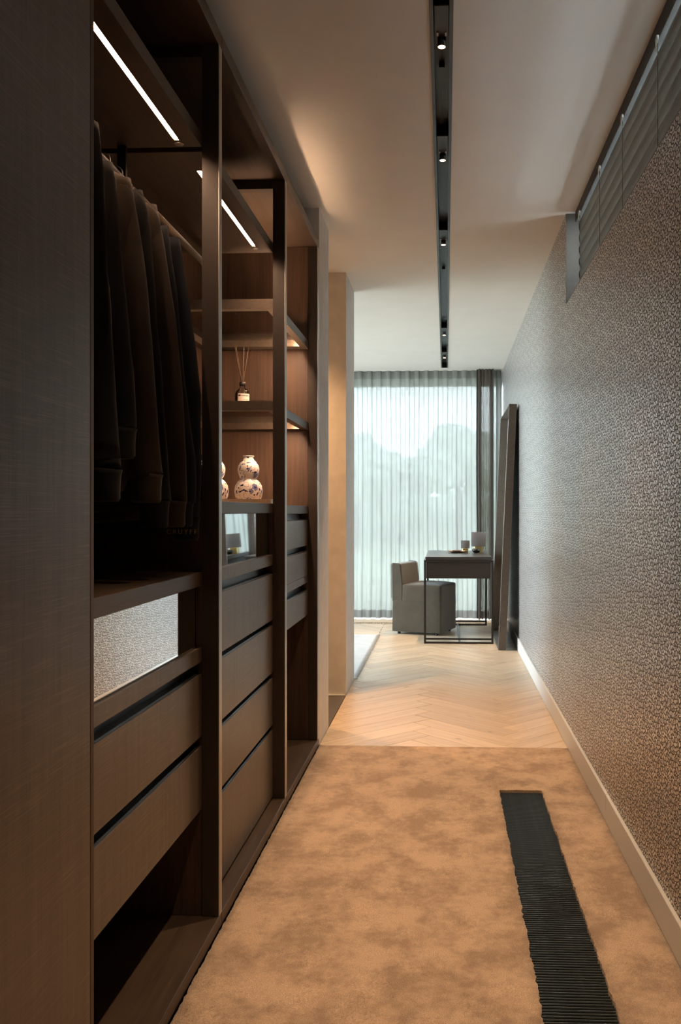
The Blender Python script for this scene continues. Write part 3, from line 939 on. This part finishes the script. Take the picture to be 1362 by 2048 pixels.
for cx, cy, lab in ((-0.825, 3.735, 'double-gourd porcelain vase with blue flowers standing free on the pale tray'), (-0.965, 3.72, 'blue and white porcelain vase half hidden by the wardrobe post')):
    v = thing('gourd_vase', (cx, cy, ztop + 0.0055), lab, 'vase', 'blue and white vases')
    o = lathe('body', VP, cx, cy, ztop + 0.0055, 'porcelain', v, 56)
    lathe('rim', [(0.0195, 0.1955), (0.0232, 0.1955), (0.0238, 0.1975), (0.0232, 0.1995), (0.0195, 0.1995), (0.0195, 0.1955)], cx, cy, ztop + 0.0055, 'baseboard_paint', v, 40)
bv = thing('black_vase', (-0.735, 2.70, 1.1985), 'round black vase showing only its edge beside the wardrobe post', 'vase')
BP = [(0.0, 0.0), (0.028, 0.0), (0.042, 0.02), (0.0497, 0.055), (0.046, 0.09), (0.034, 0.115), (0.020, 0.128), (0.016, 0.14), (0.013, 0.14), (0.015, 0.126), (0.0, 0.10)]
lathe('body', BP, -0.735, 2.70, 1.1985, 'black_gloss', bv, 40)

# reed diffuser on the lower glass shelf
bx, by, bz = -0.934, 4.10, 1.6022
rd = thing('reed_diffuser', (bx, by, bz), 'clear glass reed diffuser bottle with white label on the glass shelf', 'diffuser')
lathe('bottle', [(0.0, 0.0), (0.028, 0.0), (0.0325, 0.005), (0.0335, 0.012), (0.0335, 0.098), (0.031, 0.110), (0.024, 0.122), (0.013, 0.129), (0.0115, 0.132), (0.0115, 0.140)], bx, by, bz, 'bottle_glass', rd, 40)
lathe('perfume', [(0.0, 0.0065), (0.0300, 0.0065), (0.0300, 0.045), (0.0, 0.045)], bx, by, bz, 'bottle_glass', rd, 32)
lathe('cap', [(0.0, 0.140), (0.0115, 0.140), (0.0145, 0.1405), (0.0145, 0.1575), (0.0125, 0.158), (0.0, 0.158)], bx, by, bz, 'black_metal', rd, 28)
def arc_strip(a0, a1, r, z0, z1, name, mat, parent):
    bm = bmesh.new()
    A, B = [], []
    for i in range(17):
        a = R(a0 + (a1 - a0) * i / 16)
        A.append(bm.verts.new((bx + r * math.cos(a), by + r * math.sin(a), bz + z0)))
        B.append(bm.verts.new((bx + r * math.cos(a), by + r * math.sin(a), bz + z1)))
    for i in range(16):
        bm.faces.new((A[i], A[i + 1], B[i + 1], B[i]))
    return from_bm(name, bm, mat, parent, True)
lb = arc_strip(-113, -10, 0.0341, 0.030, 0.102, 'paper_label', 'paper', rd)
arc_strip(-110, -90, 0.0344, 0.090, 0.0965, 'print', 'ink', lb)
for i in range(8):
    arc_strip(-86 + i * 8, -81 + i * 8 + (i % 3), 0.0344, 0.0905, 0.0945, 'print', 'ink', lb)
for i in range(6):
    arc_strip(-72 + i * 7, -67 + i * 7, 0.0344, 0.074, 0.0755, 'print', 'ink', lb)
for i, (dx, dy) in enumerate(((-0.037, 0.01), (-0.026, -0.012), (0.004, 0.012), (0.010, -0.012), (0.027, 0.008))):
    tube('reed', [(bx + dx * -0.25, by + dy * -0.3, bz + 0.02), (bx + dx * 0.12, by + dy * 0.1, bz + 0.158), (bx + dx, by + dy, bz + 0.318)], 0.0016, 'reed', rd, 6)
# dark bag in the lower compartment of the far unit
bgx, bgy = -0.86, 3.72
bag = thing('garment_bag', (bgx, bgy, 0.0365), 'black soft bag standing low in the far wardrobe unit', 'bag')
bm = bmesh.new()
add_box(bm, bgx - 0.16, bgx + 0.14, bgy - 0.07, bgy + 0.07, 0.037, 0.46, 0.03)
bmesh.ops.subdivide_edges(bm, edges=bm.edges, cuts=3, use_grid_fill=True)
for v in bm.verts:
    v.co += Vector((1, 0.6, 0)) * 0.02 * mnoise.noise(v.co * 6) * min(1, max(0, (v.co.z - 0.04) * 10))
from_bm('body', bm, 'cloth_black', bag, True)
tube('handle', [(bgx - 0.08, bgy, 0.45), (bgx - 0.06, bgy, 0.53), (bgx, bgy, 0.56), (bgx + 0.06, bgy, 0.53), (bgx + 0.08, bgy, 0.45)], 0.007, 'cloth_black', bag, 8)

# ================================================================== VENETIAN BLIND
BX = 0.682
bl = thing('venetian_blind', (BX, 2.6, ZC), 'closed grey-green venetian blind in the high wall recess', 'blind')
box('headrail', 0.652, 0.715, Y0 + 0.45, 4.57, ZC - 0.058, ZC - 0.002, 'blind_head', bl, 0.003)
bm = bmesh.new()
tilt = R(66)
prof = []
for i in range(9):
    u = -0.034 + 0.068 * i / 8
    c = 0.010 * (1 - (u / 0.034) ** 2)
    prof.append((u * math.cos(tilt) - c * math.sin(tilt), -u * math.sin(tilt) - c * math.cos(tilt)))
t_ = 0.0012
ylen = (Y0 + 0.47, 4.56)
rows = []
for yv in ylen:
    rows.append(([bm.verts.new((p[0], yv, p[1])) for p in prof], [bm.verts.new((p[0] + t_ * math.sin(tilt), yv, p[1] + t_ * math.cos(tilt))) for p in prof]))
for i in range(8):
    bm.faces.new((rows[0][0][i], rows[0][0][i + 1], rows[1][0][i + 1], rows[1][0][i]))
    bm.faces.new((rows[0][1][i], rows[1][1][i], rows[1][1][i + 1], rows[0][1][i + 1]))
for e in (0, 1):
    for i in range(8):
        bm.faces.new((rows[e][0][i], rows[e][1][i], rows[e][1][i + 1], rows[e][0][i + 1]))
for i in (0, 8):
    bm.faces.new((rows[0][0][i], rows[1][0][i], rows[1][1][i], rows[0][1][i]))
bmesh.ops.recalc_face_normals(bm, faces=bm.faces)
for f in bm.faces:
    f.smooth = len(f.verts) == 4 and abs(f.normal.y) < 0.5
bs_me = bpy.data.meshes.new('slat')
bm.to_mesh(bs_me)
bm.free()
for i in range(7):
    o = link('slat', bs_me, 'blind_slat', bl)
    o.location = Vector((BX, 0, 2.582 - 0.0605 * i)) - origin_of(bl)
for y in (2.24, 2.79, 3.34, 3.83, 4.40):
    cb = boxes('ladder_cord', [(0.6485, 0.6500, y - 0.0009, y + 0.0009, 2.225, ZC - 0.06), (0.7050, 0.7065, y - 0.0009, y + 0.0009, 2.225, ZC - 0.06)], 'cord', bl)
    bm = bmesh.new()
    add_tube(bm, [(0.6475, y - 0.004, ZC - 0.055), (0.6465, y, ZC - 0.068), (0.647, y + 0.006, ZC - 0.084), (0.650, y + 0.010, ZC - 0.100)], [0.004, 0.006, 0.0045, 0.002], 8)
    from_bm('cord_clip', bm, 'clip_plastic', bl, True)
    for i in range(5):
        box('rung', 0.650, 0.652, y + 0.006, y + 0.009, 2.555 - 0.0605 * i, 2.571 - 0.0605 * i, 'clip_plastic', cb)

# ================================================================== CURTAINS
def curtain(name, x0, x1, y, amp, pitch, mat, label, z0=0.012, z1=ZC - 0.004, seed=1, headband=0.085, hem=0.085, step=0.008, hmat='sheer_double'):
    """pleated cloth: even pinch pleats at the top that loosen and wander towards the hem"""
    rnd = random.Random(seed)
    t = thing(name, ((x0 + x1) / 2, y, z0), label, 'curtain')
    nx = int((x1 - x0) / step)
    def pos(x, z):
        f = (z1 - z) / (z1 - z0)
        ph = (x - x0) / pitch * 2 * math.pi
        drift = 1.7 * f * mnoise.noise(Vector((x * 3.1 + seed, z * 0.35, seed)))
        a = amp * (0.7 + 0.5 * f)
        dy = a * math.sin(ph + drift)
        dy += amp * 1.1 * f * mnoise.noise(Vector((x * 13 + seed * 3, z * 0.25, 2))) + amp * 0.5 * mnoise.noise(Vector((x * 34 + seed, z * 0.3, 5)))
        dx = -pitch * 0.12 * math.sin(2 * (ph + drift)) * (1 - 0.3 * f)
        dx += 0.02 * f * mnoise.noise(Vector((x * 4, z * 0.8, 9 + seed)))
        return Vector((x + dx, y + dy, z))
    def sheet(nm, za, zb, nz, m, parent, off=0.0):
        bm = bmesh.new()
        grid = [[bm.verts.new(pos(x0 + (x1 - x0) * i / nx, za + (zb - za) * j / nz) + Vector((0, off, 0))) for j in range(nz + 1)] for i in range(nx + 1)]
        for i in range(nx):
            for j in range(nz):
                bm.faces.new((grid[i][j], grid[i + 1][j], grid[i + 1][j + 1], grid[i][j + 1]))
        return from_bm(nm, bm, m, parent, True)
    sheet('cloth', z0 + hem, z1 - headband, 34, mat, t)
    sheet('header_band', z1 - headband, z1, 3, hmat, t)
    sheet('hem_band', z0, z0 + hem, 3, hmat, t)
    return t
curtain('sheer_curtain', -2.95, 0.375, 9.70, 0.019, 0.1025, 'sheer', 'wide pale sheer curtain in even pleats across the window', seed=2)
curtain('sheer_curtain', 0.47, 0.598, 9.70, 0.022, 0.05, 'sheer', 'narrow strip of sheer curtain between brown drape and wallpaper', seed=5, step=0.004)
curtain('brown_drape', 0.33, 0.505, 9.62, 0.030, 0.036, 'drape', 'bunched dark brown drape hanging beside the sheer curtain', seed=7, step=0.0032, hmat='drape')
crt = tag(box('curtain_rail', -3.2, 0.6, 9.685, 9.715, ZC - 0.004, ZC - 0.0005, 'white_paint'), 'slim white curtain rail fixed under the ceiling', 'rail')

# ================================================================== BEDROOM RUG
rug = bmesh.new()
rn = random.Random(5)
nx, ny = 60, 90
g = [[rug.verts.new((-3.1 + 2.485 * i / nx + (rn.gauss(0, 0.002) if i == nx else 0), 5.9 + 2.53 * j / ny + (rn.gauss(0, 0.003) if j == ny else 0), 0.006 + 0.001 * mnoise.noise(Vector((i * 0.3, j * 1.2, 0))))) for j in range(ny + 1)] for i in range(nx + 1)]
for i in range(nx):
    for j in range(ny):
        if 5.9 + 2.53 * (j + 0.5) / ny > 6.2:
            rug.faces.new((g[i][j], g[i + 1][j], g[i + 1][j + 1], g[i][j + 1]))
bmesh.ops.delete(rug, geom=[v for v in rug.verts if not v.link_faces], context='VERTS')
ex = bmesh.ops.extrude_edge_only(rug, edges=[e for e in rug.edges if e.is_boundary])
for v in [q for q in ex['geom'] if isinstance(q, bmesh.types.BMVert)]:
    v.co.z = 0.0005
tag(from_bm('bedroom_rug', rug, 'rug_pile', None, True), 'pale grey woven rug on the oak floor behind the pier', 'rug')

# ================================================================== DESK
DX0, DX1, DY0, DY1 = -0.191, 0.418, 7.91, 9.20
dk = thing('writing_desk', (0.11, 8.55, 0), 'narrow dark desk with black steel frame in front of the curtain', 'desk')
q = 0.018
box('table_top', -0.178, 0.405, DY0 + 0.004, DY1 - 0.004, 0.733, 0.763, 'desk_top', dk, 0.001)
boxes('top_frame', [(DX0, DX1, DY0, DY0 + q, 0.715, 0.7325), (DX0, DX1, DY1 - q, DY1, 0.715, 0.7325), (DX0, DX0 + q, DY0 + q, DY1 - q, 0.715, 0.7325), (DX1 - q, DX1, DY0 + q, DY1 - q, 0.715, 0.7325)], 'desk_metal', dk)
box('drawer_case', DX0 + q + 0.001, DX1 - q - 0.008, DY0 + 0.004, DY1 - 0.10, 0.573, 0.7145, 'desk_wood', dk, 0.0015)
for x in (DX0, DX1 - q):
    for y in (DY0, DY1 - q):
        box('leg', x, x + q, y, y + q, 0.0, 0.7145, 'desk_metal', dk)
for y in (DY0, DY1 - q):
    box('foot_bar', DX0 + q, DX1 - q, y, y + q, 0.0005, 0.016, 'desk_metal', dk)
    box('foot_bar', DX0 + q, DX1 - q, y, y + q, 0.034, 0.049, 'desk_metal', dk)
box('stretcher', 0.112, 0.130, DY0 + q, DY1 - q, 0.0005, 0.014, 'desk_metal', dk)

DZ = 0.7632
def candle(name, x, y, r, z0, z1, br, label):
    t = thing(name, (x, y, DZ), label, 'candle holder', 'smoked glass holders on the desk')
    zz = DZ
    boxes('base', [(x - br, x + br, y - br, y + br, zz, zz + z0)], 'gold', t, 0.002)
    lathe('glass_shade', [(0.0, z0), (r * 0.94, z0), (r, z0 + 0.006), (r, z1), (r * 0.97, z1), (r * 0.97, z0 + 0.008), (0.0, z0 + 0.004)], x, y, zz, 'smoked_glass', t, 40)
candle('candle_holder', 0.318, 8.78, 0.070, 0.058, 0.196, 0.040, 'tall smoked glass candle holder on a gold block base')
candle('candle_holder', 0.192, 8.86, 0.043, 0.036, 0.112, 0.028, 'small smoked glass candle holder behind the round tray')
bl_ = lathe('stone_ball', [(0.0, 0.0), (0.018, 0.001), (0.032, 0.009), (0.039, 0.024), (0.036, 0.036), (0.024, 0.043), (0.0, 0.045)], 0.292, 8.66, DZ, 'black_gloss', None, 32)
tag(bl_, 'flattened glossy black stone in front of the tall candle holder', 'ornament')
tray = lathe('round_tray', [(0.0, 0.0), (0.045, 0.0), (0.070, 0.006), (0.098, 0.018), (0.100, 0.0185), (0.072, 0.009), (0.045, 0.003), (0.0, 0.003)], 0.11, 8.68, DZ, 'copper', None, 40)
tag(tray, 'shallow round copper tray near the middle of the desk', 'tray')
cb_ = thing('trinket_box', (0.105, 8.68, DZ + 0.0035), 'low brown box lying in the round copper tray', 'box')
box('box_body', 0.065, 0.145, 8.655, 8.705, DZ + 0.0035, DZ + 0.018, 'bronze_frame', cb_, 0.002)
box('lid', 0.064, 0.146, 8.654, 8.706, DZ + 0.0182, DZ + 0.026, 'bronze_frame', cb_, 0.002)

# ================================================================== CHAIR
CH = thing('upholstered_chair', (-0.205, 8.66, 0), 'boxy olive-brown suede chair with low back pulled up to the desk', 'chair', rotz=R(-19))
def soft_box(name, x0, x1, y0, y1, z0, z1, r, mat, parent, crown=0.0):
    bm = bmesh.new()
    add_box(bm, x0, x1, y0, y1, z0, z1)
    bmesh.ops.subdivide_edges(bm, edges=bm.edges, cuts=5, use_grid_fill=True)
    for v in bm.verts:
        fx = 1 - abs((v.co.x - (x0 + x1) / 2) / ((x1 - x0) / 2)) ** 2
        fy = 1 - abs((v.co.y - (y0 + y1) / 2) / ((y1 - y0) / 2)) ** 2
        if v.co.z > z1 - 1e-4:
            v.co.z += crown * max(0, fx) ** 0.5 * max(0, fy) ** 0.5
        v.co += Vector((mnoise.noise(v.co * 8), mnoise.noise(v.co * 8 + Vector((5, 0, 0))), 0)) * 0.003
    o = from_bm(name, bm, mat, parent, True, local=True)
    bv_ = o.modifiers.new('bevel', 'BEVEL')
    bv_.width = r
    bv_.segments = 3
    bv_.limit_method = 'ANGLE'
    bv_.angle_limit = R(50)
    return o
hw_ = 0.225
def chair_base():
    # L-shaped side profile: skirted seat block with the low back rising from its rear
    soft_box('seat', -0.148, 0.245, -hw_, hw_, 0.30, 0.470, 0.016, 'suede', CH, 0.022)
    soft_box('skirt', -0.245, 0.245, -hw_ - 0.001, hw_ + 0.001, 0.024, 0.33, 0.012, 'suede', CH)
chair_base()
bm = bmesh.new()
pr = [(-0.245, 0.31), (-0.250, 0.655), (-0.240, 0.668), (-0.172, 0.664), (-0.160, 0.655), (-0.140, 0.47), (-0.140, 0.31)]
A = [bm.verts.new((p[0], -hw_, p[1])) for p in pr]
B = [bm.verts.new((p[0], hw_, p[1])) for p in pr]
for i in range(len(pr)):
    j = (i + 1) % len(pr)
    bm.faces.new((A[i], A[j], B[j], B[i]))
bm.faces.new(A[::-1])
bm.faces.new(B)
ob = from_bm('backrest', bm, 'suede', CH, False, local=True)
b2 = ob.modifiers.new('bevel', 'BEVEL')
b2.width = 0.010
b2.segments = 3
b2.limit_method = 'ANGLE'
for sx in (-1, 1):
    for sy in (-1, 1):
        lathe('leg', [(0.0, 0.0), (0.014, 0.0), (0.016, 0.004), (0.016, 0.026), (0.0, 0.026)], sx * 0.19, sy * 0.18, 0.0, 'black_metal', CH, 16, True, True)
# piped seams along the back's edges
for sy in (-1, 1):
    bm = bmesh.new()
    add_tube(bm, [(-0.252, sy * (hw_ - 0.004), 0.34), (-0.256, sy * (hw_ - 0.004), 0.655), (-0.243, sy * (hw_ - 0.004), 0.6715), (-0.172, sy * (hw_ - 0.004), 0.6675), (-0.156, sy * (hw_ - 0.004), 0.655), (-0.139, sy * (hw_ - 0.004), 0.485)], 0.003, 6)
    from_bm('piping', bm, 'suede', ob, True, local=True)

# ================================================================== LEANING MIRROR
mr = thing('leaning_mirror', (0.470, 8.14, 0.0), 'tall bronze-framed mirror leaning against the wallpapered wall', 'mirror')
mr.rotation_euler = (0, math.atan((0.560 - 0.468) / 2.06), 0)
MH, MD, MY = 2.062, 0.064, 0.59
fr = 0.012
boxes('side_frame', [(-MD / 2, MD / 2, -MY, -MY + fr, 0.003, MH)], 'bronze_frame', mr, 0.001, local=True)
boxes('side_frame', [(-MD / 2, MD / 2, MY - fr, MY, 0.003, MH)], 'bronze_frame', mr, 0.001, local=True)
boxes('top_frame', [(-MD / 2, MD / 2, -MY + fr, MY - fr, MH - fr, MH)], 'bronze_frame', mr, 0.001, local=True)
boxes('bottom_frame', [(-MD / 2, MD / 2, -MY + fr, MY - fr, 0.003, 0.003 + fr)], 'bronze_frame', mr, 0.001, local=True)
box('mirror_glass', 0.004, 0.009, -MY + fr, MY - fr, 0.003 + fr, MH - fr, 'mirror', mr, local=True)
box('back_board', 0.010, 0.020, -MY + fr, MY - fr, 0.003 + fr, MH - fr, 'black_metal', mr, local=True)

# ================================================================== GARDEN
struct(box('ground', -40, 40, YW + 0.16, 70, -0.35, -0.12, 'lawn'), 'lawn outside the window')
struct(box('ground.001', -14, -4.06, 4, YW + 0.16, -0.35, -0.12, 'stone'), 'paved terrace beside the bedroom')
def tree(x, y, h, r, label, seed, conifer=False):
    t = thing('garden_tree', (x, y, -0.12), label, 'tree', 'garden trees beyond the curtain')
    tube('trunk', [(x, y, -0.12), (x + 0.05, y, h * 0.3), (x, y, h * 0.62)], [r * 0.10, r * 0.08, r * 0.04], 'bark', t, 10)
    bm = bmesh.new()
    rnd = random.Random(seed)
    for k in range(9 if not conifer else 7):
        f = k / 8
        if conifer:
            c = Vector((x, y, h * (0.25 + 0.7 * f)))
            rr = r * (1.05 - 0.85 * f)
        else:
            c = Vector((x + rnd.uniform(-0.6, 0.6) * r, y + rnd.uniform(-0.6, 0.6) * r, h * rnd.uniform(0.42, 0.88)))
            rr = r * rnd.uniform(0.38, 0.62)
        rs = bmesh.ops.create_icosphere(bm, subdivisions=3, radius=rr)
        for v in rs['verts']:
            n = v.co.normalized()
            v.co = v.co * (1 + 0.28 * mnoise.noise(n * 3 + Vector((k, seed, 0))) + 0.18 * mnoise.noise(n * 8 + Vector((k, seed, 4)))) + c
    from_bm('crown', bm, 'leaf', t, False)
    return t
tree(-3.0, 30, 3.9, 1.6, 'broad garden tree at the left beside the pier', 1)
tree(0.35, 27, 3.9, 1.3, 'tall garden tree seen through the sheer beside the brown drape', 2)
tree(-1.7, 34, 3.0, 1.5, 'low distant tree in the middle of the window', 3)
tree(2.2, 32, 3.6, 1.6, 'distant tree behind the brown drape', 4)
hd = bmesh.new()
hs = []
for i in range(120):
    x = -24 + 0.4 * i
    hh = 1.9 + 0.5 * mnoise.noise(Vector((x * 0.5, 0, 0))) + 0.3 * mnoise.noise(Vector((x * 2, 3, 0)))
    d = 0.3 * mnoise.noise(Vector((x * 1.3, 8, 0)))
    hs.append([hd.verts.new(p) for p in ((x, 37 + d, -0.12), (x, 36.9 + d, hh * 0.6), (x, 37.3 + d, hh), (x, 38.4, hh * 0.8), (x, 38.6, -0.12))])
for a, b in zip(hs, hs[1:]):
    for k in range(4):
        hd.faces.new((a[k], b[k], b[k + 1], a[k + 1]))
tag(from_bm('garden_hedge', hd, 'leaf', None, False), 'long green hedge closing off the lawn', 'hedge')
